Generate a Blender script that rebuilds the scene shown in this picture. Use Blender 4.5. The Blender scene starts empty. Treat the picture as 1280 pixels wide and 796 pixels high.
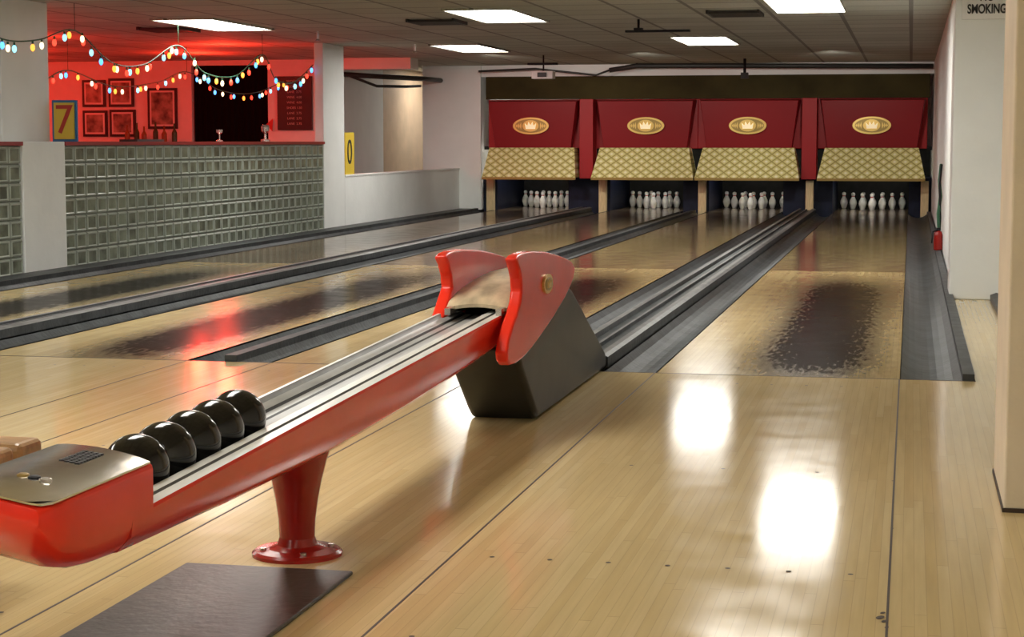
import bpy, math, random
from mathutils import Vector, Matrix
random.seed(4)
S=bpy.context.scene
S.view_settings.view_transform='Standard'
S.view_settings.look='None'
COL=S.collection

# ------------------------------------------------------------------ materials
def mat(name,c,rough=.5,metal=0,spec=.5,emit=None,es=0,noise=0,nscale=8,bump=0,bscale=40,stretch=None,coat=0):
    m=bpy.data.materials.new(name); m.use_nodes=True
    nt=m.node_tree; b=nt.nodes['Principled BSDF']
    b.inputs['Base Color'].default_value=(*c,1); b.inputs['Roughness'].default_value=rough
    b.inputs['Metallic'].default_value=metal; b.inputs['Specular IOR Level'].default_value=spec
    b.inputs['Coat Weight'].default_value=coat
    if emit: 
        b.inputs['Emission Color'].default_value=(*emit,1); b.inputs['Emission Strength'].default_value=es
    if noise or bump:
        tc=nt.nodes.new('ShaderNodeTexCoord'); mp=nt.nodes.new('ShaderNodeMapping')
        nt.links.new(tc.outputs['Object'],mp.inputs[0])
        if stretch: mp.inputs['Scale'].default_value=stretch
    if noise:
        n=nt.nodes.new('ShaderNodeTexNoise'); n.inputs['Scale'].default_value=nscale; n.inputs['Detail'].default_value=5
        nt.links.new(mp.outputs[0],n.inputs['Vector'])
        r=nt.nodes.new('ShaderNodeMapRange'); r.inputs[1].default_value=.3;r.inputs[2].default_value=.7
        r.inputs[3].default_value=1-noise; r.inputs[4].default_value=1+noise
        nt.links.new(n.outputs['Fac'],r.inputs[0])
        v=nt.nodes.new('ShaderNodeVectorMath'); v.operation='SCALE'; v.inputs[0].default_value=c
        nt.links.new(r.outputs[0],v.inputs['Scale']); nt.links.new(v.outputs[0],b.inputs['Base Color'])
    if bump:
        n=nt.nodes.new('ShaderNodeTexNoise'); n.inputs['Scale'].default_value=bscale
        nt.links.new(mp.outputs[0],n.inputs['Vector'])
        bp=nt.nodes.new('ShaderNodeBump'); bp.inputs['Strength'].default_value=bump; bp.inputs['Distance'].default_value=.01
        nt.links.new(n.outputs['Fac'],bp.inputs['Height']); nt.links.new(bp.outputs[0],b.inputs['Normal'])
    return m

class NT:
    def __init__(s,m): s.nt=m.node_tree; s.b=s.nt.nodes['Principled BSDF']
    def n(s,t): return s.nt.nodes.new(t)
    def put(s,inp,v):
        if hasattr(v,'links') : s.nt.links.new(v,inp)
        else: inp.default_value=v
    def m(s,op,a,b=0,c=0):
        x=s.n('ShaderNodeMath'); x.operation=op; s.put(x.inputs[0],a); s.put(x.inputs[1],b); s.put(x.inputs[2],c); return x.outputs[0]
    def mix(s,f,a,b):
        x=s.n('ShaderNodeMix'); x.data_type='RGBA'; s.put(x.inputs[0],f)
        for i,v in ((6,a),(7,b)):
            if isinstance(v,tuple): x.inputs[i].default_value=(*v,1)
            else: s.nt.links.new(v,x.inputs[i])
        return x.outputs[2]
    def rng(s,v,a,b,c,d,smooth=False):
        x=s.n('ShaderNodeMapRange'); s.put(x.inputs[0],v)
        if smooth: x.interpolation_type='SMOOTHSTEP'
        for i,q in enumerate((a,b,c,d)): x.inputs[i+1].default_value=q
        return x.outputs[0]
    def noise(s,vec,scale,detail=4):
        x=s.n('ShaderNodeTexNoise'); x.inputs['Scale'].default_value=scale; x.inputs['Detail'].default_value=detail
        s.nt.links.new(vec,x.inputs['Vector']); return x.outputs['Fac']

def wood(name,c1,c2,board=.027,length=1.3,rough=.16,wear=None,dark=(.010,.009,.012),rvar=.06,spec=.5,bump=.025):
    m=mat(name,c1,rough,spec=spec); t=NT(m)
    tc=t.n('ShaderNodeTexCoord'); sp=t.n('ShaderNodeSeparateXYZ'); t.nt.links.new(tc.outputs['Object'],sp.inputs[0])
    X,Y=sp.outputs[0],sp.outputs[1]
    u=t.m('DIVIDE',X,board); iu=t.m('FLOOR',u); fu=t.m('SUBTRACT',u,iu)
    off=t.m('FRACT',t.m('MULTIPLY',t.m('SINE',t.m('MULTIPLY',iu,12.9898)),43758.5))
    v=t.m('ADD',t.m('DIVIDE',Y,length),off); iv=t.m('FLOOR',v); fv=t.m('SUBTRACT',v,iv)
    cmb=t.n('ShaderNodeCombineXYZ'); t.put(cmb.inputs[0],iu); t.put(cmb.inputs[1],iv)
    wn=t.n('ShaderNodeTexWhiteNoise'); wn.noise_dimensions='3D'; t.nt.links.new(cmb.outputs[0],wn.inputs['Vector'])
    col=t.mix(wn.outputs['Value'],c1,c2)
    mp=t.n('ShaderNodeMapping'); mp.inputs['Scale'].default_value=(60,2.5,1); t.nt.links.new(tc.outputs['Object'],mp.inputs[0])
    g=t.noise(mp.outputs[0],1.0,6)
    gf=t.rng(g,.3,.75,.0,.3)
    dk=tuple(q*.6 for q in c2)
    col=t.mix(gf,col,dk)
    big=t.noise(tc.outputs['Object'],.9,3)
    col=t.mix(t.rng(big,.35,.75,0,.3),col,tuple(q*.75 for q in c1))
    ed=t.m('LESS_THAN',t.m('MINIMUM',fu,t.m('SUBTRACT',1.0,fu)),.035)
    ee=t.m('LESS_THAN',fv,.0018)
    line=t.m('MAXIMUM',t.m('MULTIPLY',ed,.22),t.m('MULTIPLY',ee,.5))
    col=t.mix(line,col,tuple(q*.35 for q in c2))
    rn=t.noise(tc.outputs['Object'],6,6)
    R=t.rng(rn,.3,.7,rough-rvar*.4,rough+rvar*.6)
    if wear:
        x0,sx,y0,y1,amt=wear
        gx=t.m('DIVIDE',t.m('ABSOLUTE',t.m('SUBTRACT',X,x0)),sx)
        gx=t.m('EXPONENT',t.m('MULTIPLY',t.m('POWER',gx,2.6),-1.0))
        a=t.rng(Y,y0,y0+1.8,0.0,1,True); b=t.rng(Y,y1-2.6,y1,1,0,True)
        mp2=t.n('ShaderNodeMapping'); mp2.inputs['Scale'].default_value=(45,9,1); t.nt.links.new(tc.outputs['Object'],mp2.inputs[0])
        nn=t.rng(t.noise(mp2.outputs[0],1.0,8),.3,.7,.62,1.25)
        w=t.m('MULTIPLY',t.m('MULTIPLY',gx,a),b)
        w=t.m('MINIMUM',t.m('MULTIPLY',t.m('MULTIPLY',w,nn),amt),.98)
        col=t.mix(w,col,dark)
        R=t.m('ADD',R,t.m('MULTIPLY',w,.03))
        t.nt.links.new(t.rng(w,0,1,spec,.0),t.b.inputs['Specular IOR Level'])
    t.nt.links.new(col,t.b.inputs['Base Color'])
    t.nt.links.new(R,t.b.inputs['Roughness'])
    bp=t.n('ShaderNodeBump'); bp.inputs['Strength'].default_value=bump; bp.inputs['Distance'].default_value=.004
    mp3=t.n('ShaderNodeMapping'); mp3.inputs['Scale'].default_value=(9,1.6,1); t.nt.links.new(tc.outputs['Object'],mp3.inputs[0])
    t.nt.links.new(t.noise(mp3.outputs[0],2.0,3),bp.inputs['Height']); t.nt.links.new(bp.outputs[0],t.b.inputs['Normal'])
    return m

M={}
M['maple']=wood('maple_approach',(.82,.64,.345),(.74,.555,.27),rough=.11,rvar=.05)
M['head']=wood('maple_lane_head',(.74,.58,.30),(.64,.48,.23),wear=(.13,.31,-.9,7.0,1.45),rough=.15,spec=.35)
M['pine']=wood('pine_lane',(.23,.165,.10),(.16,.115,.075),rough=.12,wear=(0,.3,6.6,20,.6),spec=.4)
M['gap']=mat('seam_black',(.05,.03,.02),.6)
M['gutter']=mat('gutter_rubber',(.055,.060,.064),.45,noise=.35,nscale=5,bump=.3,bscale=30,spec=.18)
M['gut2']=mat('gutter_rim',(.075,.08,.084),.5,noise=.35,nscale=9,spec=.18)
M['gsil']=mat('rail_groove_grey',(.15,.15,.148),.45,noise=.3,nscale=9)
M['black']=mat('black_paint',(.012,.012,.014),.5,noise=.3,spec=.2)
M['concrete']=mat('concrete_dark',(.08,.08,.08),.8,noise=.2)
M['white']=mat('white_painted_plaster',(.86,.88,.86),.6,noise=.03,nscale=3,bump=.2,bscale=14)
M['beige']=mat('beige_paint',(.80,.70,.55),.6,noise=.06,nscale=4,bump=.2)
M['tan']=mat('tan_panel',(.60,.43,.28),.6,noise=.08,nscale=4)
M['olive']=mat('olive_board',(.05,.040,.012),.65,noise=.3,nscale=2,spec=.1)
M['red']=mat('red_enamel',(.70,.030,.013),.22,noise=.08,nscale=5,spec=.28,bump=.02,bscale=9)
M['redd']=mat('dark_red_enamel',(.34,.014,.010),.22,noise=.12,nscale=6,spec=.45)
M['maskred']=mat('mask_red_laminate',(.27,.009,.013),.4,spec=.25)
M['maroon']=mat('maroon_laminate',(.38,.015,.019),.45,spec=.25)
M['gold']=mat('gold_metal',(.72,.5,.15),.3,metal=.6)
M['golddk']=mat('antique_gold',(.33,.22,.06),.35,metal=.4)
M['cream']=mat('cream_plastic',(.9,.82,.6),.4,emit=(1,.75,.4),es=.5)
M['silver']=mat('brushed_silver',(.62,.6,.56),.25,metal=.9,noise=.12,nscale=14)
M['plate']=mat('worn_steel_plate',(.66,.62,.55),.15,metal=1,noise=.15,nscale=10,bump=.06,bscale=12)
M['strip']=mat('worn_rail_strip',(.70,.69,.65),.3,noise=.15,nscale=18,stretch=(1,.3,1),metal=.1)
M['chan']=mat('steel_channel',(.38,.38,.37),.35,metal=.15,noise=.2,nscale=16,stretch=(1,.3,1))
M['throat']=mat('worn_tan_throat',(.46,.37,.24),.5,noise=.35,nscale=9,stretch=(2,.8,1))
M['skirt']=mat('grey_skirt',(.026,.026,.023),.4,noise=.35,nscale=5,spec=.22)
M['ball']=mat('black_ball',(.006,.006,.007),.13,spec=.5)
M['pin']=mat('pin_white',(.92,.91,.89),.25)
M['pinred']=mat('pin_red_band',(.6,.02,.02),.3)
M['mat']=mat('rubber_mat',(.05,.042,.034),.4,noise=.3,nscale=6,bump=.15,spec=.3)
M['bluedk']=mat('dark_blue_panel',(.010,.014,.035),.45,noise=.3,spec=.2)
M['postwood']=mat('post_wood',(.70,.55,.30),.4,noise=.15,stretch=(8,8,1))
M['redtrim']=mat('red_ledge',(.3,.02,.02),.35)
M['frame']=mat('frame_black',(.012,.010,.010),.5)
M['pic']=mat('picture_print',(.22,.18,.14),.4,noise=.9,nscale=9)
M['curtain']=mat('black_curtain',(.003,.003,.003),.9,spec=.1)
M['vent']=mat('vent_black',(.03,.03,.028),.5)
M['yellow']=mat('yellow_sign',(.80,.58,.06),.45)
M['blue']=mat('blue_sign',(.02,.16,.4),.45)
M['signred']=mat('sign_red',(.5,.03,.02),.45)
M['text']=mat('sign_black',(.03,.03,.03),.5)
M['menutext']=mat('chalk',(.5,.35,.3),.6)
M['brownwood']=mat('bench_wood',(.38,.22,.10),.35,noise=.3,nscale=5,stretch=(1,8,8))
M['green']=mat('green_cable',(.03,.12,.06),.5)
M['bottle']=mat('bottle_glass',(.05,.09,.03),.12)
M['bottle2']=mat('amber_glass',(.22,.09,.02),.12)
M['lamp']=mat('fluorescent_diffuser',(.9,.9,.9),.5,emit=(1,.97,.90),es=17)
M['pinlamp']=mat('pin_tube',(.9,.9,.9),.5,emit=(1,.97,.95),es=20)
M['gb_edge']=mat('glass_block_edge',(.38,.42,.36),.35,noise=.15,nscale=6)
M['gb_in']=mat('glass_block_pane',(.18,.205,.155),.2,noise=.5,nscale=5,bump=.5,bscale=22)
M['mortar']=mat('glass_block_mortar',(.20,.22,.18),.6)
M['wallred']=mat('counter_wall_white',(.74,.70,.66),.6,noise=.04)

# ceiling tile
m=mat('ceiling_tile',(.5,.5,.46),.8); t=NT(m)
tc=t.n('ShaderNodeTexCoord'); sp=t.n('ShaderNodeSeparateXYZ'); t.nt.links.new(tc.outputs['Object'],sp.inputs[0])
fx=t.m('FRACT',t.m('DIVIDE',t.m('ADD',sp.outputs[0],.025),.61)); fy=t.m('FRACT',t.m('DIVIDE',sp.outputs[1],.61))
def edge(f): return t.m('MINIMUM',f,t.m('SUBTRACT',1.0,f))
ln=t.m('LESS_THAN',t.m('MINIMUM',edge(fx),edge(fy)),.03)
cm=t.n('ShaderNodeCombineXYZ'); t.put(cm.inputs[0],t.m('FLOOR',t.m('DIVIDE',t.m('ADD',sp.outputs[0],.025),.61))); t.put(cm.inputs[1],t.m('FLOOR',t.m('DIVIDE',sp.outputs[1],.61)))
wn=t.n('ShaderNodeTexWhiteNoise'); t.nt.links.new(cm.outputs[0],wn.inputs['Vector'])
c=t.mix(wn.outputs['Value'],(.45,.45,.37),(.56,.56,.48))
c=t.mix(t.rng(t.noise(tc.outputs['Object'],60,3),.4,.7,0,.3),c,(.25,.25,.2))
c=t.mix(ln,c,(.22,.21,.18)); t.nt.links.new(c,t.b.inputs['Base Color']); M['ceil']=m

# quilted diamond
m=mat('quilted_gold_panel',(.7,.6,.3),.35); t=NT(m)
tc=t.n('ShaderNodeTexCoord'); sp=t.n('ShaderNodeSeparateXYZ'); t.nt.links.new(tc.outputs['Object'],sp.inputs[0])
a=t.m('DIVIDE',sp.outputs[0],.15); b=t.m('DIVIDE',sp.outputs[2],.105)
f1=edge(t.m('FRACT',t.m('ADD',a,b))); f2=edge(t.m('FRACT',t.m('SUBTRACT',a,b)))
mn=t.m('MINIMUM',f1,f2)
c=t.mix(t.rng(mn,.04,.12,1,0),(.76,.71,.29),(.40,.35,.10))
c=t.mix(t.rng(mn,.22,.42,0,1),c,(.98,.95,.70))
t.nt.links.new(c,t.b.inputs['Base Color'])
bp=t.n('ShaderNodeBump'); bp.inputs['Distance'].default_value=.02; bp.inputs['Strength'].default_value=.25
t.nt.links.new(t.rng(mn,0,.4,0,1),bp.inputs['Height']); t.nt.links.new(bp.outputs[0],t.b.inputs['Normal']); M['quilt']=m

# ------------------------------------------------------------------ mesh builder
class MB:
    def __init__(s): s.v=[];s.f=[];s.mi=[];s.mats=[];s.sm=[]
    def mid(s,m):
        m=M[m] if isinstance(m,str) else m
        if m not in s.mats: s.mats.append(m)
        return s.mats.index(m)
    def add(s,vs,fs,m,smooth=False):
        o=len(s.v); s.v+= [tuple(v) for v in vs]
        for k,f in enumerate(fs):
            s.f.append([o+i for i in f]); s.mi.append(s.mid(m[k] if isinstance(m,list) else m)); s.sm.append(smooth)
        return s
    def box(s,x0,x1,y0,y1,z0,z1,m):
        vs=[(x,y,z) for x in(x0,x1) for y in(y0,y1) for z in(z0,z1)]
        fs=[(0,1,3,2),(4,6,7,5),(0,4,5,1),(2,3,7,6),(0,2,6,4),(1,5,7,3)]
        return s.add(vs,fs,m)
    def prism_x(s,prof,x0,x1,m):      # prof (y,z)
        n=len(prof); vs=[(x0,y,z) for y,z in prof]+[(x1,y,z) for y,z in prof]
        fs=[tuple(range(n))[::-1],tuple(range(n,2*n))]+[(i,(i+1)%n,n+(i+1)%n,n+i) for i in range(n)]
        return s.add(vs,fs,m)
    def prism_y(s,prof,y0,y1,m,caps=True,mats=None,closed=True):   # prof (x,z)
        n=len(prof); vs=[(x,y0,z) for x,z in prof]+[(x,y1,z) for x,z in prof]
        fs=[];mm=[]
        for i in range(n if closed else n-1):
            fs.append((i,(i+1)%n,n+(i+1)%n,n+i)); mm.append(mats[i] if mats else m)
        if caps and closed: fs+= [tuple(range(n)),tuple(range(n,2*n))[::-1]]; mm+=[m,m]
        return s.add(vs,fs,mm)
    def loft(s,secs,mats,cap=True,capm=None,closed=True,smooth=False):
        n=len(secs[0]); vs=[p for q in secs for p in q]; fs=[];mm=[]
        for k in range(len(secs)-1):
            for i in range(n if closed else n-1):
                j=(i+1)%n; fs.append((k*n+i,k*n+j,(k+1)*n+j,(k+1)*n+i)); mm.append(mats[i] if isinstance(mats,list) else mats)
        if cap:
            fs+=[tuple(range(n))[::-1],tuple(range((len(secs)-1)*n,len(secs)*n))]; mm+=[capm or (mats[0] if isinstance(mats,list) else mats)]*2
        return s.add(vs,fs,mm,smooth)
    def lathe(s,prof,cx,cy,cz,m,seg=24,sx=1,sy=1,mats=None):   # prof (r,z)
        secs=[[(cx+r*sx*math.cos(2*math.pi*i/seg),cy+r*sy*math.sin(2*math.pi*i/seg),cz+z) for i in range(seg)] for r,z in prof]
        n=seg
        for k in range(len(secs)-1):
            s.add(secs[k]+secs[k+1],[(i,(i+1)%n,n+(i+1)%n,n+i) for i in range(n)],mats[k] if mats else m,True)
        s.add(secs[0],[tuple(range(n))[::-1]],m); s.add(secs[-1],[tuple(range(n))],m)
        return s
    def tube(s,pts,r,m,seg=6):
        secs=[]
        for i,p in enumerate(pts):
            p=Vector(p); a=Vector(pts[max(i-1,0)]); b=Vector(pts[min(i+1,len(pts)-1)]); d=(b-a).normalized()
            u=d.cross(Vector((0,0,1))); 
            if u.length<.05: u=d.cross(Vector((1,0,0)))
            u.normalize(); w=u.cross(d)
            secs.append([tuple(p+u*r*math.cos(2*math.pi*k/seg)+w*r*math.sin(2*math.pi*k/seg)) for k in range(seg)])
        return s.loft(secs,m,smooth=True)
    def sphere(s,c,r,m,seg=8,rings=6,sz=1):
        prof=[(max(r*math.sin(math.pi*k/rings),1e-4),-r*sz*math.cos(math.pi*k/rings)) for k in range(rings+1)]
        return s.lathe(prof,c[0],c[1],c[2],m,seg)
    def obj(s,name,bevel=0,loc=None,weld=False,seg=2,sharp=None):
        me=bpy.data.meshes.new(name)
        vs=s.v
        if loc: vs=[(a-loc[0],b-loc[1],c-loc[2]) for a,b,c in vs]
        me.from_pydata(vs,[],s.f)
        for q in s.mats: me.materials.append(q)
        for p,i,k in zip(me.polygons,s.mi,s.sm): p.material_index=i; p.use_smooth=k or bool(sharp)
        import bmesh
        bm=bmesh.new(); bm.from_mesh(me)
        if weld: bmesh.ops.remove_doubles(bm,verts=bm.verts,dist=1e-5)
        bmesh.ops.recalc_face_normals(bm,faces=bm.faces)
        if sharp:
            for e in bm.edges:
                if len(e.link_faces)==2 and e.calc_face_angle(0)>math.radians(sharp): e.smooth=False
        bm.to_mesh(me); bm.free()
        o=bpy.data.objects.new(name,me); COL.objects.link(o)
        if loc: o.location=loc
        if bevel:
            b=o.modifiers.new('bevel','BEVEL'); b.width=bevel; b.segments=seg; b.limit_method='ANGLE'; b.angle_limit=math.radians(35)
            if sharp: b.harden_normals=True
        return o
def group(name,loc,kids):
    e=bpy.data.objects.new(name,None); COL.objects.link(e); e.location=loc; e.empty_display_size=.1
    for k in kids:
        k.parent=e; k.matrix_parent_inverse=Matrix.Translation(loc).inverted()
    return e
def text(name,s,size,loc,rot,m,align='CENTER',ext=.002):
    c=bpy.data.curves.new(name,'FONT'); c.body=s; c.size=size; c.extrude=ext; c.align_x=align; c.align_y='CENTER'
    c.materials.append(M[m]); o=bpy.data.objects.new(name,c); COL.objects.link(o); o.location=loc; o.rotation_euler=rot
    return o
def parent(ch,pa):
    bpy.context.view_layer.update()
    ch.parent=pa; ch.matrix_parent_inverse=pa.matrix_world.inverted()
def simple(name,x0,x1,y0,y1,z0,z1,m,bevel=0): return MB().box(x0,x1,y0,y1,z0,z1,m).obj(name,bevel)

H=2.15
FY=8.05
LC=[-.555,-2.35,-3.82,-5.54]; HW=.527
XL,XR,YB,YF=-13.5,1.2,29.6,-4.0

# ------------------------------------------------------------------ shell
f=MB()
f.box(-6.63,XR,YF,FY,-.2,0,'maple')
f.box(XL,-6.63,YF,YB,-.2,0,'concrete')
f.box(-6.63,XR,FY,YB,-.3,-.2,'concrete')
f.box(.29,XR,FY,12.9,-.2,-.004,'maple')
for x in (-.03,-1.09,-1.83,-2.877,-3.293,-4.347,-5.013,-6.067,):
    f.box(x-.0028,x+.0028,YF,FY-.005,0,.0008,'gap')
f.box(-6.63,.29,FY-.010,FY-.002,0,.001,'gap')
for lc in LC:
    for row,yy in enumerate((3.6,4.35,5.7,7.75)):
        for k in range(-3,4):
            if yy==5.7 and k%2: continue
            x=lc+k*.145; 
            vs=[(x+.007*math.cos(i*math.pi/4),yy+.007*math.sin(i*math.pi/4),.0012) for i in range(8)]
            f.add(vs,[tuple(range(8))],'gap')
for (x,y,r) in ((-.035,3.93,.012),(-.045,3.96,.016),(-.04,4.0,.010),(-.03,3.88,.008),(-.028,4.9,.006),(-.034,5.6,.006)):
    f.add([(x+r*.6*math.cos(i*.7),y+r*math.sin(i*.7+.4),.0013) for i in range(9)],[tuple(range(9))],'gap')
floor=f.obj('floor')
simple('ceiling',XL,XR,YF,YB,H,H+.1,'ceil')
simple('wall_left',XL-.1,XL,YF,YB,-.2,H,'wallred')
simple('wall_back',XL,XR,YB,YB+.1,-.3,H,'white')
simple('wall_front',XL,XR,YF-.1,YF,-.2,H,'white')
simple('wall_right',XR,XR+.1,YF,12.9,-.2,H,'white')
simple('wall_right_lane',.30,.5,12.8,YB,-.3,H,'white')
simple('wall_right_return',.5,XR,12.8,12.9,-.2,H,'white')
p=simple('pillar_right',.26,.75,12.3,12.8,-.004,H,'white',.008)
simple('wall_pilaster',.27,XR,5.19,5.82,0,H,'beige',.006)
MB().box(.266,.27,5.19,5.82,0,.012,'gap').box(.266,XR,5.186,5.19,0,.012,'gap').obj('baseboard_right')
simple('wall_counter',XL,-9.9,24.5,24.6,0,H,'wallred'); simple('wall_counter.001',-8.77,-7.8,24.5,24.6,0,H,'wallred'); simple('wall_counter.002',-9.9,-8.77,24.5,24.6,2.08,H,'wallred')
n=40; pr=[(-9.88+1.09*i/n,24.56+.018*math.sin(i*1.7)) for i in range(n+1)]
c=MB(); c.add([(x,y,z) for z in (0.005,2.07) for x,y in pr],[(i,i+1,n+2+i,n+1+i) for i in range(n)],'curtain',True); c.box(-9.88,-8.79,24.61,24.63,0.005,2.07,'curtain'); c.obj('door_1')
MB().box(-7.9,-7.8,24.6,26.9,0,H,'white').box(-7.9,-7.8,26.9,YB,0,H,'tan').obj('wall_recess')
simple('support_column',-7.2,-6.30,26.95,27.6,0,H,'white',.01)
simple('support_column.001',-6.74,-6.63,20.4,21.2,0,H,'white',.008)
simple('support_column.002',-7.55,-6.95,13.3,14.12,0,H,'white',.01)
simple('half_wall_pier',-6.95,-6.62,12.98,13.7,0,1.02,'white',.006)
h=MB(); h.box(-6.74,-6.63,21.2,26.95,0,.6,'white').box(-6.75,-6.62,21.2,26.95,.6,.625,'white'); h.obj('half_wall',.004)
simple('ceiling_beam',-6.30,.30,27.0,27.5,1.98,H,'white')
simple('olive_fascia_board',-6.22,.24,26.95,26.99,1.645,1.98,'olive')
simple('ceiling_beam.001',-7.8,-6.63,24.2,24.6,2.0,H,'white')

# ------------------------------------------------------------------ glass block half wall
def gblock(name,ya,yb):
    NR=7
    g=MB(); g.box(-6.75,-6.655,ya,yb,0,.99,'mortar')
    nc=round((yb-ya)/.2); cw=(yb-ya)/nc; rh=.99/NR
    for i in range(nc):
        for j in range(NR):
            y0=ya+i*cw+.008;y1=ya+(i+1)*cw-.008;z0=j*rh+.006;z1=(j+1)*rh-.006
            q=[]
            for dx,ins in ((-6.655,0),(-6.638,.003),(-6.632,.012),(-6.640,.02)):
                q+=[(dx,y0+ins,z0+ins),(dx,y1-ins,z0+ins),(dx,y1-ins,z1-ins),(dx,y0+ins,z1-ins)]
            fs=[];mm=[]
            for k in range(3):
                for a in range(4):
                    b=(a+1)%4; fs.append((k*4+a,k*4+b,k*4+4+b,k*4+4+a)); mm.append('gb_edge')
            fs.append((12,13,14,15)); mm.append('gb_in')
            g.add(q,fs,mm)
    g.box(-6.9,-6.615,ya,yb,.99,1.02,'redtrim')
    return g.obj(name)
gblock('glass_block_half_wall',2.98,12.98); gblock('glass_block_half_wall.001',13.7,20.4)

# ------------------------------------------------------------------ lanes
for c in LC:
    l=MB()
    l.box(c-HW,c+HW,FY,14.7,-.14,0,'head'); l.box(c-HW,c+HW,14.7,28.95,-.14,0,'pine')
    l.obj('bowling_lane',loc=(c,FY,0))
GE=26.82
def gut(name,x0,x1,rimL=0,rimR=0,y0=FY,y1=GE):
    g=MB(); w=x1-x0; d=.055
    prof=[(x0,-.16),(x0,.004)]
    if rimL: prof+=[(x0,.03),(x0+rimL,.03)]
    a,b=x0+rimL,x1-rimR
    for i in range(9):
        tt=i/8; prof.append((a+(b-a)*tt,-.004-d*math.sin(math.pi*tt)**.7))
    if rimR: prof+=[(b,.03),(x1,.03)]
    prof+=[(x1,.004),(x1,-.16)]
    mats=['gut2' if (z0>.0 and z1>.0) else 'gutter' for (xa,z0),(xb,z1) in zip(prof,prof[1:]+prof[:1])]
    g.prism_y(prof,y0,y1,'gutter',mats=mats)
    return g.obj(name)
gut('lane_gutter',-.025,.285,0,.05)
gut('lane_gutter',-1.32,-1.085)
gut('lane_gutter',-1.82,-1.585)
gut('lane_gutter',-3.08,-2.88,.03,0)
gut('lane_gutter',-3.29,-3.08,0,.03)
gut('lane_gutter',-4.585,-4.35)
gut('lane_gutter',-5.01,-4.775)
gut('lane_gutter',-6.36,-6.07,.05,0)
simple('floor_kickboard',-6.61,-6.36,FY,26.9,-.2,.02,'gutter')
def rtrack(x0,x1,y0):
    w=x1-x0
    pr=[(x0,-.16),(x0,.05),(x0+.02,.06),(x0+.05,.06),(x0+.055,.035),(x0+w*.47,.035),(x0+w*.47,.055),(x0+w*.53,.055),(x0+w*.53,.035),(x1-.055,.035),(x1-.05,.06),(x1-.02,.06),(x1,.05),(x1,-.16)]
    mats=['gutter','gsil','gsil','gutter','gutter','gut2','gsil','gut2','gutter','gutter','gsil','gsil','gutter','gutter']
    MB().prism_y(pr,y0,GE,'gutter',mats=mats).obj('ball_return_track')
rtrack(-1.582,-1.323,8.18); rtrack(-4.772,-4.588,FY)
MB().prism_y([(.52,-.004),(.52,.03),(.56,.045),(.60,.03),(.60,-.004)],9.6,12.29,'gut2').obj('curb')

# ------------------------------------------------------------------ masking units
units=[(-1.32,.22,-.555),(-3.05,-1.54,-2.31),(-4.56,-3.05,-3.79),(-6.19,-4.77,-5.5)]
for (x0,x1,c) in units:
    u=MB()
    u.box(x0,x1,27.0,27.09,.92,1.64,'maroon')
    a,b=x0+.02,x1-.02
    tw=(b-a)/2; bw=tw-.12; mc=(a+b)/2
    secs=[[(mc-tw,26.99,1.63),(mc+tw,26.99,1.63),(mc+bw,26.99,.93),(mc-bw,26.99,.93)],
          [(mc-tw+.03,26.78,1.61),(mc+tw-.03,26.78,1.61),(mc+bw-.0,26.83,.93),(mc-bw,26.83,.93)]]
    u.loft(secs,'maskred')
    up=u.obj('upper_panel',.008)
    q=MB()
    ht,hb=min(.655,tw-.05),min(.75,tw+.01)
    q.loft([[(mc-ht,26.74,.93),(mc+ht,26.74,.93),(mc+ht,27.05,.93),(mc-ht,27.05,.93)],
            [(mc-hb,26.5,.50),(mc+hb,26.5,.50),(mc+hb,27.05,.50),(mc-hb,27.05,.50)]],['quilt','quilt','quilt','quilt'],capm='golddk')
    q.box(mc-hb,mc+hb,26.49,26.52,.465,.50,'golddk')
    qo=q.obj('quilted_hood')
    bd=MB(); bz=1.25; by=26.80
    def oval(rx,rz,y0,y1,m):
        nn=32
        o=[(c+rx*math.cos(2*math.pi*i/nn),bz+rz*math.sin(2*math.pi*i/nn)) for i in range(nn)]
        bd.prism_y(o,y0,y1,m)
    oval(.27,.125,by-.03,by+.04,'gold'); oval(.235,.10,by-.036,by,'golddk'); oval(.12,.085,by-.046,by,'gold')
    cr=[(-.07,-.045),(.07,-.045),(.085,.04),(.045,.0),(.03,.06),(.0,.01),(-.03,.06),(-.045,.0),(-.085,.04)]
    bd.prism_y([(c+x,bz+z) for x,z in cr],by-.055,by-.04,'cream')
    for sgn in (-1,1):
        for k in range(3):
            xx=c+sgn*(.145+.03*k); bd.prism_y([(xx,bz-.05+.012*k),(xx+sgn*.022,bz),(xx,bz+.05-.012*k),(xx-sgn*.006,bz)],by-.042,by-.03,'gold')
    bo=bd.obj('crown_badge')
    group('pinsetter_masking_unit',(mc,27.0,.5),[up,qo,bo])
for x0,x1 in ((-4.765,-4.565),(-1.535,-1.325)): MB().box(x0,x1,26.75,27.09,.48,1.64,'maroon').obj('masking_post',.005)
for x0,x1 in ((-6.29,-6.08),(-4.99,-4.36),(-3.27,-2.89),(-1.81,-1.1),(-.02,.29)):
    simple('pit_partition',x0,x1,27.1,29.05,-.2,.5,'bluedk')
MB().box(-6.29,.29,29.1,29.3,-.19,.9,'black').box(-6.29,.29,27.15,29.1,.9,.95,'black').obj('pinsetter_pit')
for x in (-6.14,-4.44,-2.97,-1.42,.2): simple('kickback_post',x-.055,x+.055,26.86,26.98,-.2,.46,'postwood',.006)
prof=[(.018,0),(.030,.004),(.038,.03),(.050,.07),(.052,.09),(.047,.12),(.033,.15),(.0235,.17),(.021,.18),(.0225,.19),(.0275,.205),(.0285,.218),(.024,.231),(.012,.2385),(.001,.24)]
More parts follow.
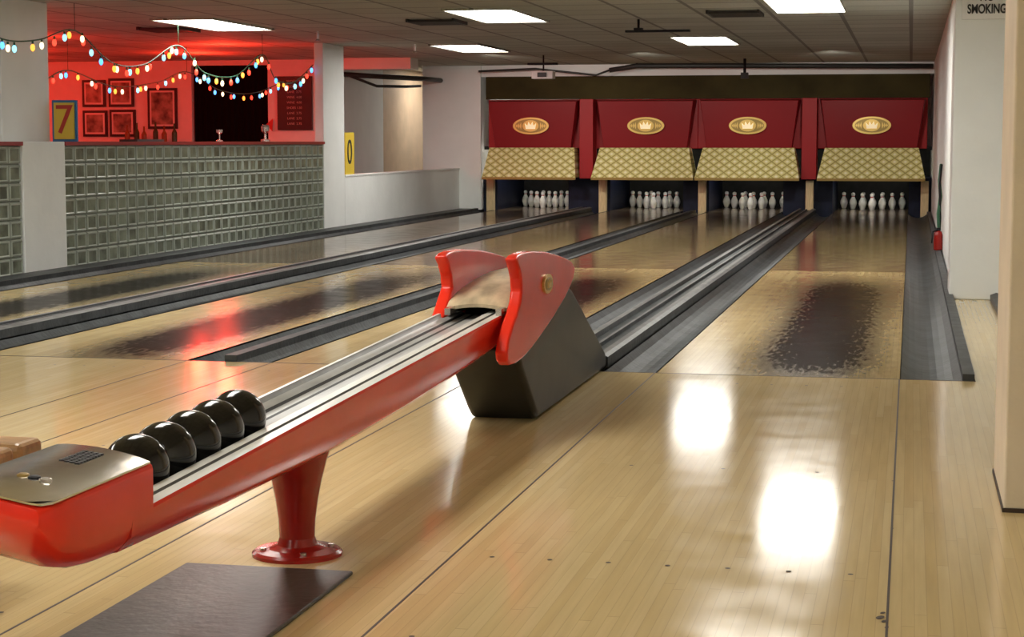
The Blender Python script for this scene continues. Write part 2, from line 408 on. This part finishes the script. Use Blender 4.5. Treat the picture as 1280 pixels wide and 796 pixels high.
for c in LC:
    r=MB()
    for row in range(4):
        for k in range(row+1):
            mm=['pin']*14; mm[8]='pinred'
            r.lathe([(a*1.08,b*1.05) for a,b in prof],c+(k-row/2)*.29,27.9+row*.26,.0,'pin',14,mats=mm)
    r.obj('duckpin_rack')
for c in LC:
    simple('pin_light_tube',c-.45,c+.45,27.15,27.2,.70,.74,'pinlamp')

# ------------------------------------------------------------------ ball return
kids=[]
cx=-1.47
zt=lambda y:.352+(y-3.16)*.0258
zbp=[(3.05,.272),(3.6,.258),(4.3,.25),(5.0,.262),(5.7,.285),(6.4,.32)]
def zb(y):
    for (a,b),(c,d) in zip(zbp,zbp[1:]):
        if y<=c: return b+(d-b)*(y-a)/(c-a)
    return zbp[-1][1]
secs=[]
TD=.052
def td(y): 
    u=min(max((y-4.02)/.12,0),1); u=u*u*(3-2*u); return TD+(.026-TD)*u
for i in range(67):
    y=3.05+i*(3.3/66); T=zt(y);B=zb(y); D=td(y)
    P=[(.045,B),(.08,B+.008),(.098,B+.028),(.108,T-.04),(.112,T-.006),(.108,T),(.080,T),(.077,T-.008),(.071,T-.008),(.068,T),(.040,T-.002),(.030,T-.012),
       (-.008,T-D),(-.034,T-D),(-.046,T-D),(-.070,T-D),(-.078,T-D*.8),(-.082,T-D*.7),(-.100,T-.012),(-.108,T),(-.118,T),(-.122,T-.006),(-.112,T-.04),(-.098,B+.028),(-.08,B+.008),(-.045,B)]
    secs.append([(cx+a,y,b) for a,b in P])
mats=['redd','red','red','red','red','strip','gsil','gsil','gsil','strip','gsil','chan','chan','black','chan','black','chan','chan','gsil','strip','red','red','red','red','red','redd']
kids.append(MB().loft(secs,mats,capm='redd').obj('beam',sharp=40))
def sk(x): return (.112-x)/.26*.15
nsec=[]
for y,zb_,zt_,wi in ((2.700,.395,.412,.030),(2.705,.375,.425,.016),(2.735,.335,.429,.006),(2.79,.302,.43,.002),(2.86,.284,.43,0),(2.94,.274,.43,0),(3.04,.268,.43,0),(3.14,.266,.43,0)):
    R=.114-wi; L=-.15+wi; hgt=zt_-zb_
    P=[(R-.035,zt_),(R-.010,zt_-.001),(R-.003,zt_-.004),(R,zt_-min(.012,hgt*.3)),(R-.001,zt_-hgt*.5)]
    for k in range(1,7):
        an=k/6*math.pi/2; P.append((R-.002-.075*(1-math.cos(an)), zt_-hgt*.5-hgt*.5*math.sin(an)))
    for k in range(6,0,-1):
        an=k/6*math.pi/2; P.append((L+.002+.075*(1-math.cos(an)), zt_-hgt*.5-hgt*.5*math.sin(an)))
    P+=[(L+.001,zt_-hgt*.5),(L,zt_-min(.012,hgt*.3)),(L+.003,zt_-.004),(L+.010,zt_-.001),(L+.035,zt_)]
    nsec.append([(cx+a,y+sk(a),b) for a,b in P])
kids.append(MB().loft(nsec,'red').obj('nose',sharp=50))
pl=MB()
R,L=.110,-.147
pts=[(R,3.135),(R,2.74),(R-.012,2.715),(R-.035,2.708),(L+.035,2.708),(L+.012,2.715),(L,2.74),(L,3.135)]
ny,nx=10,9
top=[];
for j in range(ny+1):
    vy=j/ny; y=2.708+(3.135-2.708)*vy
    ins=.022*max(0,1-vy*9)
    for i in range(nx+1):
        x=L+ins+(R-L-2*ins)*i/nx
        crown=.009*math.sin(math.pi*i/nx)**.8*(min(1,vy*5)**.7)
        top.append((cx+x,y+sk(x),.433+crown))
fs=[(j*(nx+1)+i,j*(nx+1)+i+1,(j+1)*(nx+1)+i+1,(j+1)*(nx+1)+i) for j in range(ny) for i in range(nx)]
pl.add(top,fs,'plate',True)
vs=[(cx+x,y+sk(x),.4295) for x,y in pts]+[(cx+x,y+sk(x),.433) for x,y in pts]
nn=len(pts); pl.add(vs,[tuple(range(nn))[::-1],tuple(range(nn,2*nn))]+[(i,(i+1)%nn,nn+(i+1)%nn,nn+i) for i in range(nn)],'plate')
for k in range(4):
    for j in range(9):
        x=.01-.014*k; y=2.985+.012*j
        pl.box(cx+x-.005,cx+x+.005,y+sk(x)-.0035,y+sk(x)+.0035,.436,.4433,'black')
for x,y,mt in ((.0,2.83,'black'),(-.03,2.83,'golddk'),(.03,2.83,'silver')):
    pl.lathe([(.011,-.004),(.011,.003),(.007,.005)],cx+x,y+sk(x),.441,mt,12)
kids.append(pl.obj('control_plate'))
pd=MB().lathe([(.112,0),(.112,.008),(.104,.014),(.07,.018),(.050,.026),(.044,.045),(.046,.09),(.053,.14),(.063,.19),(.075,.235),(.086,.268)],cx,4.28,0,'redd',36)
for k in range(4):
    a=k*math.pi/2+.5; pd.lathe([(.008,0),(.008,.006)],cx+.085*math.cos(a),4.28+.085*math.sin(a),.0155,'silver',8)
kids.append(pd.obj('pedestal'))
W=[(6.10,.625),(6.14,.634),(6.22,.638),(6.35,.636),(6.6,.620),(6.85,.594),(7.06,.566),(7.15,.550),(7.20,.530),(7.21,.505),(7.18,.475),(7.10,.445),(7.0,.415),(6.75,.358),(6.5,.312),(6.35,.288),(6.22,.272),(6.10,.266),(6.0,.272),(5.96,.29),(5.95,.32),(5.98,.36),(6.04,.40),(6.11,.435),(6.17,.475),(6.19,.51),(6.18,.55),(6.14,.59),(6.11,.61)]
kids.append(MB().prism_x(W,-1.345,-1.30,'red').obj('hood_wing_right',.012,seg=3,sharp=30))
kids.append(MB().prism_x([(y+.07 if z>.5 else y+.04,z) for y,z in W],-1.61,-1.565,'red').obj('hood_wing_left',.012,seg=3,sharp=30))
bd=MB()
for xa,xb in ((-1.302,-1.292),(-1.618,-1.608)):
    o=[(6.62+.085*math.cos(2*math.pi*i/24),.50+.036*math.sin(2*math.pi*i/24)) for i in range(24)]
    bd.prism_x(o,xa,xb,'gold')
    o=[(6.62+.06*math.cos(2*math.pi*i/24),.50+.024*math.sin(2*math.pi*i/24)) for i in range(24)]
    bd.prism_x(o,xa-.003,xb+.003,'golddk')
    o=[(6.62+y,.5+z) for y,z in ((-.03,-.014),(.03,-.014),(.036,.012),(.018,0),(.0,.018),(-.018,0),(-.036,.012))]
    bd.prism_x(o,xa-.005,xb+.005,'gold')
kids.append(bd.obj('wing_badge'))
th=[]
for y,z in ((6.17,.448),(6.20,.465),(6.28,.482),(6.4,.498),(6.6,.515),(6.85,.525),(7.1,.522),(7.18,.50)):
    row=[]
    for k in range(9):
        u=k/8; row.append((-1.565+.22*u,y,z+.014*math.sin(math.pi*u)))
    row+= [(a,b,c_-.012) for a,b,c_ in row[::-1]]
    th.append(row)
kids.append(MB().loft(th,'throat').obj('throat_cover',sharp=40))
kids.append(MB().box(-1.565,-1.345,6.45,6.5,.28,.49,'black').obj('throat_back'))
for n_,xx in (('rail_a',-1.545),('rail_b',-1.365)):
    kids.append(MB().prism_x([(6.1,zt(6.1)),(6.1,.45),(7.1,.49),(7.1,.42)],xx-.01,xx+.01,'silver').obj(n_))
SKp=[(6.24,.30),(6.30,.22),(6.55,.03),(6.60,0),(8.16,0),(8.16,.07),(8.1,.10),(7.30,.43),(7.15,.46),(6.9,.42),(6.5,.34)]
kids.append(MB().prism_x(SKp,-1.585,-1.325,'skirt').obj('skirt',.025,seg=4,sharp=30))
group('bowling_ball_return',(cx,4.28,0),kids)
for k in range(5):
    y=3.39+k*.141; bz=zt(y)-TD+.0672
    bpy.ops.mesh.primitive_uv_sphere_add(segments=48,ring_count=24,radius=.067,location=(cx-.030,y,bz))
    o=bpy.context.object; o.name='bowling_ball'; o.data.materials.append(M['ball'])
    for p in o.data.polygons: p.use_smooth=True
simple('rubber_floor_mat',-1.69,-1.27,2.6,4.1,0,.010,'mat',.004)

# bench at left edge
b=MB()
zz=-.04
for k in range(3):
    b.box(-3.0,-1.98,3.55+k*.14,3.67+k*.14,.315+zz,.37+zz,'brownwood')
for x in (-2.87,-2.15):
    for y in (3.6,3.9): b.box(x-.02,x+.02,y-.02,y+.02,0,.315+zz,'brownwood')
b.box(-2.87,-2.15,3.74,3.78,.1,.14,'brownwood')
b.box(-2.9,-2.05,3.59,3.63,.27+zz,.315+zz,'brownwood'); b.box(-2.9,-2.05,3.88,3.92,.27+zz,.315+zz,'brownwood')
b.obj('wooden_bench',.016,seg=3)

# ------------------------------------------------------------------ ceiling lights and fittings
pos=[(-6.58,16.9),(-3.64,16.25),(-.87,15.5),(-2.26,20.7),(-5.22,21.8),
     (-.87,10.1),(-3.64,10.1),(-6.4,10.1),(-2.26,5.2),(-5.2,5.2),(-.87,.5),(-3.6,.5),(-10.4,8),(-10.4,1)]
def panel(x,y,hw,hl):
    l=MB()
    l.box(x-hw,x+hw,y-hl,y+hl,H-.012,H-.004,'lamp')
    for a in ((x-hw-.02,x-hw,y-hl-.02,y+hl+.02),(x+hw,x+hw+.02,y-hl-.02,y+hl+.02),(x-hw,x+hw,y-hl-.02,y-hl),(x-hw,x+hw,y+hl,y+hl+.02)):
        l.box(*a,H-.02,H,'ceil')
    l.obj('ceiling_light_panel')
for x,y in pos: panel(x,y,.29,.82)
panel(-10.6,15,.25,.5)  # extra panel out of view, added to bring white light to the bar walls
panel(-7.2,28.5,.25,.45)  # extra panel hidden behind the column, added to brighten the tan recess
for x,y in ((-4.37,16.9),(-1.53,16.35),(-7.3,17.5)):
    v=MB()
    for k in range(6): v.box(x-.21,x+.21,y-.26+k*.09,y-.21+k*.09,H-.03,H-.008,'vent')
    v.box(x-.23,x-.21,y-.28,y+.27,H-.03,H,'vent'); v.box(x+.21,x+.23,y-.28,y+.27,H-.03,H,'vent')
    v.obj('ceiling_vent')
v=MB(); v.box(-2.62,-2.02,17.1,17.18,2.03,2.05,'black'); v.tube([(-2.50,17.14,2.04),(-2.50,17.14,H)],.012,'black'); v.box(-2.54,-2.46,17.1,17.18,2.05,2.07,'black'); v.obj('ceiling_bracket')
v=MB(); v.box(-4.88,-4.6,23.8,24.0,1.84,1.94,'white'); v.tube([(-4.74,23.9,1.94),(-4.74,23.9,H)],.012,'black'); v.box(-4.95,-4.55,23.86,23.94,2.02,2.05,'black'); v.box(-4.80,-4.68,23.785,23.80,1.86,1.92,'text'); v.obj('projector',.004)
v=MB(); v.tube([(-2.25,25.5,H),(-2.25,25.5,1.92)],.02,'black',8); v.box(-2.3,-2.2,25.46,25.54,1.88,1.96,'vent'); v.obj('ceiling_spotlight')
v=MB(); v.tube([(-4.3,26.6,2.05),(-3.9,26.6,2.11),(-2.5,26.6,2.10),(0.28,26.6,2.07)],.035,'vent',8)
v.tube([(-4.3,26.6,2.05),(-4.5,26.6,1.98),(-5.4,26.6,2.08),(-6.25,26.6,2.05)],.015,'vent',8); v.tube([(-3.9,26.6,2.11),(-3.9,26.6,H)],.01,'vent'); v.obj('cable_conduit')
v=MB(); 
v.tube([(-7.75,24.7,1.95),(-7.3,25.2,1.93),(-6.95,26.2,1.93),(-6.9,26.9,1.93)],.035,'vent',8)
v.tube([(-7.7,24.7,1.95),(-7.4,25.2,1.80),(-7.25,26.2,1.82),(-7.22,26.9,1.85)],.02,'vent',8); v.obj('overhead_pipe')
for x,y in ((-6.0,18.3),(-5.7,21.0)):
    MB().tube([(x,y,H),(x,y,H-.08)],.012,'white',8).lathe([(.03,0),(.01,.02)],x,y,H-.095,'silver',10).obj('sprinkler_head')

s=simple('no_smoking_sign',.30,.62,12.27,12.299,1.80,2.06,'pin')
for tx,z,sz in (('NO',1.942,.085),('SMOKING',1.862,.082)):
    o=text('lettering',tx,sz,(.455,12.267,z),(math.pi/2,0,0),'text'); 
    o.scale=(.66,1,1)
    o.data.offset=.002
    parent(o,s)
v=MB().lathe([(.035,0),(.04,.01),(.04,.14),(.03,.17),(.012,.18),(.011,.2)],.258,17.3,.0305,'redd',16)
v.tube([(.258,17.3,.215),(.21,17.25,.20),(.20,17.2,.10)],.008,'black'); v.box(.24,.28,17.28,17.32,.21,.235,'black'); v.obj('fire_extinguisher')
v=MB().tube([(.285,18.2,.8),(.27,18.1,.65),(.28,17.9,.5),(.26,17.7,.35),(.27,17.6,.1),(.27,17.5,.05)],.016,'green',6).tube([(.287,18.0,.8),(.27,17.9,.6),(.28,17.7,.3),(.28,17.7,.05)],.010,'black',6); v.obj('hanging_cable')

s=MB().box(-6.94,-6.72,14.14,14.16,1.02,1.36,'blue').box(-6.92,-6.74,14.13,14.14,1.04,1.34,'yellow').obj('number_sign')
o=text('digit','7',.34,(-6.83,14.127,1.19),(math.pi/2,0,0),'signred'); parent(o,s)
s=MB().box(-6.66,-6.64,21.25,21.62,.625,1.13,'yellow').obj('number_sign.001')
o=text('digit','0',.42,(-6.637,21.43,.88),(math.pi/2,0,math.pi/2),'text'); parent(o,s)
for x0,x1,z0,z1 in ((-11.54,-11.19,1.51,1.89),(-11.14,-10.76,1.51,1.91),(-11.54,-11.17,1.09,1.46),(-11.13,-10.74,1.09,1.47),(-10.55,-10.11,1.2,1.77)):
    MB().box(x0,x1,24.47,24.5,z0,z1,'frame').box(x0+.035,x1-.035,24.465,24.475,z0+.035,z1-.035,'wallred').box(x0+.06,x1-.06,24.46,24.47,z0+.06,z1-.06,'pic').obj('picture_frame')
s=MB().box(-8.62,-8.12,24.46,24.5,1.18,1.92,'frame').obj('menu_board')
for k in range(9):
    o=text('menu_line',random.choice(['LANE  2.75','SHOES 1.50','BEER  3.00','WINE  4.00','CHIPS 1.00']),.045,(-8.37,24.455,1.85-.073*k),(math.pi/2,0,0),'menutext'); parent(o,s)
s=MB().prism_y([(-8.78,1.26),(-8.68,1.34),(-8.69,1.16)],24.44,24.45,'signred').obj('pennant')
MB().lathe([(.05,0),(.05,.02),(.015,.03),(.012,.08),(.04,.11),(.045,.16),(.03,.18)],-6.8,18.9,1.02,'silver',14).obj('trophy')
MB().lathe([(.035,0),(.035,.01),(.006,.02),(.006,.07),(.03,.09),(.033,.12)],-6.78,17.5,1.02,'silver',14).obj('wine_glass')
MB().box(-6.87,-6.7,15.3,15.9,1.02,1.04,'text').obj('menu_stack')
MB().box(-10.75,-9.95,23.9,24.4,0,.95,'redtrim').box(-10.8,-9.93,23.85,24.43,.95,1.0,'frame').obj('bar_counter',.01)
for i,(x,hh) in enumerate(((-10.7,.24),(-10.58,.27),(-10.45,.22),(-10.3,.28),(-10.15,.23),(-10.02,.26))):
    MB().lathe([(.035,0),(.037,.01),(.037,hh*.55),(.014,hh*.75),(.013,hh),(.015,hh+.01)],x,24.1+.05*(i%2),1.0,'bottle' if i%2 else 'bottle2',12).obj('liquor_bottle')

# ------------------------------------------------------------------ string lights
cols=[('sl_blue',(.1,.4,1)),('sl_orange',(1,.35,.05)),('sl_white',(1,.75,.45)),('sl_red',(1,.06,.03)),('sl_cyan',(.25,.75,1))]
for n_,c in cols: M[n_]=mat(n_,c,.4,emit=c,es=2.2)
def strand(pts,name,per=.17,wires=()):
    b=MB(); P=[Vector(p) for p in pts]; path=[]
    for i in range(len(P)-1):
        p0=P[max(i-1,0)];p1=P[i];p2=P[i+1];p3=P[min(i+2,len(P)-1)]
        for k in range(8):
            u=k/8; path.append(.5*((2*p1)+(-p0+p2)*u+(2*p0-5*p1+4*p2-p3)*u*u+(-p0+3*p1-3*p2+p3)*u**3))
    path.append(P[-1]); b.tube(path,.006,'green',5)
    acc=0;k=0
    for a,c in zip(path,path[1:]):
        d=(c-a).length; acc+=d
        while acc>per:
            acc-=per*random.uniform(.75,1.25); q=c; dx=random.uniform(-.03,.03); dz=random.uniform(-.012,.006)
            b.lathe([(.009,0),(.009,-.025)],q.x+dx,q.y,q.z+dz,'green',6)
            b.sphere((q.x+dx,q.y,q.z-.05+dz),.019,cols[k%5][0],8,6,1.6); k+=random.choice((1,1,2))
    for i in wires: 
        p=P[i]; b.tube([tuple(p),(p.x,p.y,H)],.003,'green',4)
    return b.obj(name)
strand([(-6.75,11.9,1.95),(-6.75,12.5,1.88),(-6.75,13.0,1.79),(-6.75,13.55,1.82),(-6.75,14.2,1.93),(-6.75,14.9,1.70),(-6.75,15.6,1.71),(-6.75,16.4,1.92),(-6.75,17.05,1.69),(-6.75,17.9,1.69),(-6.75,18.7,1.94),(-6.75,19.1,1.70),(-6.75,19.7,1.68),(-6.75,20.4,1.9)],'string_lights',wires=(0,4,7,10))
strand([(-8.5,16.5,1.72),(-8.5,17.07,1.62),(-8.5,17.7,1.75),(-8.5,18.8,1.62),(-8.5,20.0,1.70),(-8.5,20.9,1.85),(-8.5,22.0,1.66),(-8.5,23.2,1.66),(-8.5,24.4,1.85)],'string_lights.001',per=.24,wires=(2,5))

def plight(name,loc,e,col,r=.12):
    d=bpy.data.lights.new(name,'POINT'); d.energy=e; d.color=col; d.shadow_soft_size=r
    o=bpy.data.objects.new(name,d); o.location=loc; COL.objects.link(o)
for i,(l,e) in enumerate((((-8.6,15.5,1.85),36),((-9.5,18.5,1.85),50),((-11,21.0,1.85),55),((-7.9,20.5,1.85),38),((-9.0,22.4,1.85),50),((-12.0,23.0,1.85),34))):
    plight('red_bar_lamp',l,e,(1,.035,.015))
for x in (-5.4,-3.4,-1.0):  # fill spots added to brighten the masking units, without any fixture
    d=bpy.data.lights.new('masking_fill_spot','SPOT'); d.energy=115; d.spot_size=math.radians(75); d.spot_blend=.8; d.shadow_soft_size=.1; d.color=(1,.95,.85)
    o=bpy.data.objects.new('masking_fill_spot',d); o.location=(x,23.4,2.08)
    o.rotation_euler=(Vector((x,26.9,.75))-Vector(o.location)).to_track_quat('-Z','Y').to_euler(); COL.objects.link(o)

# ------------------------------------------------------------------ world, camera
w=bpy.data.worlds.new('World'); S.world=w; w.use_nodes=True
w.node_tree.nodes['Background'].inputs[0].default_value=(.05,.05,.05,1)
cam=bpy.data.cameras.new('Camera'); co=bpy.data.objects.new('Camera',cam); COL.objects.link(co)
co.location=(0,0,1.02); co.rotation_euler=(math.radians(90-5.49),0,math.radians(12.19))
cam.lens=64.69; cam.sensor_width=36; cam.clip_end=200
S.camera=co
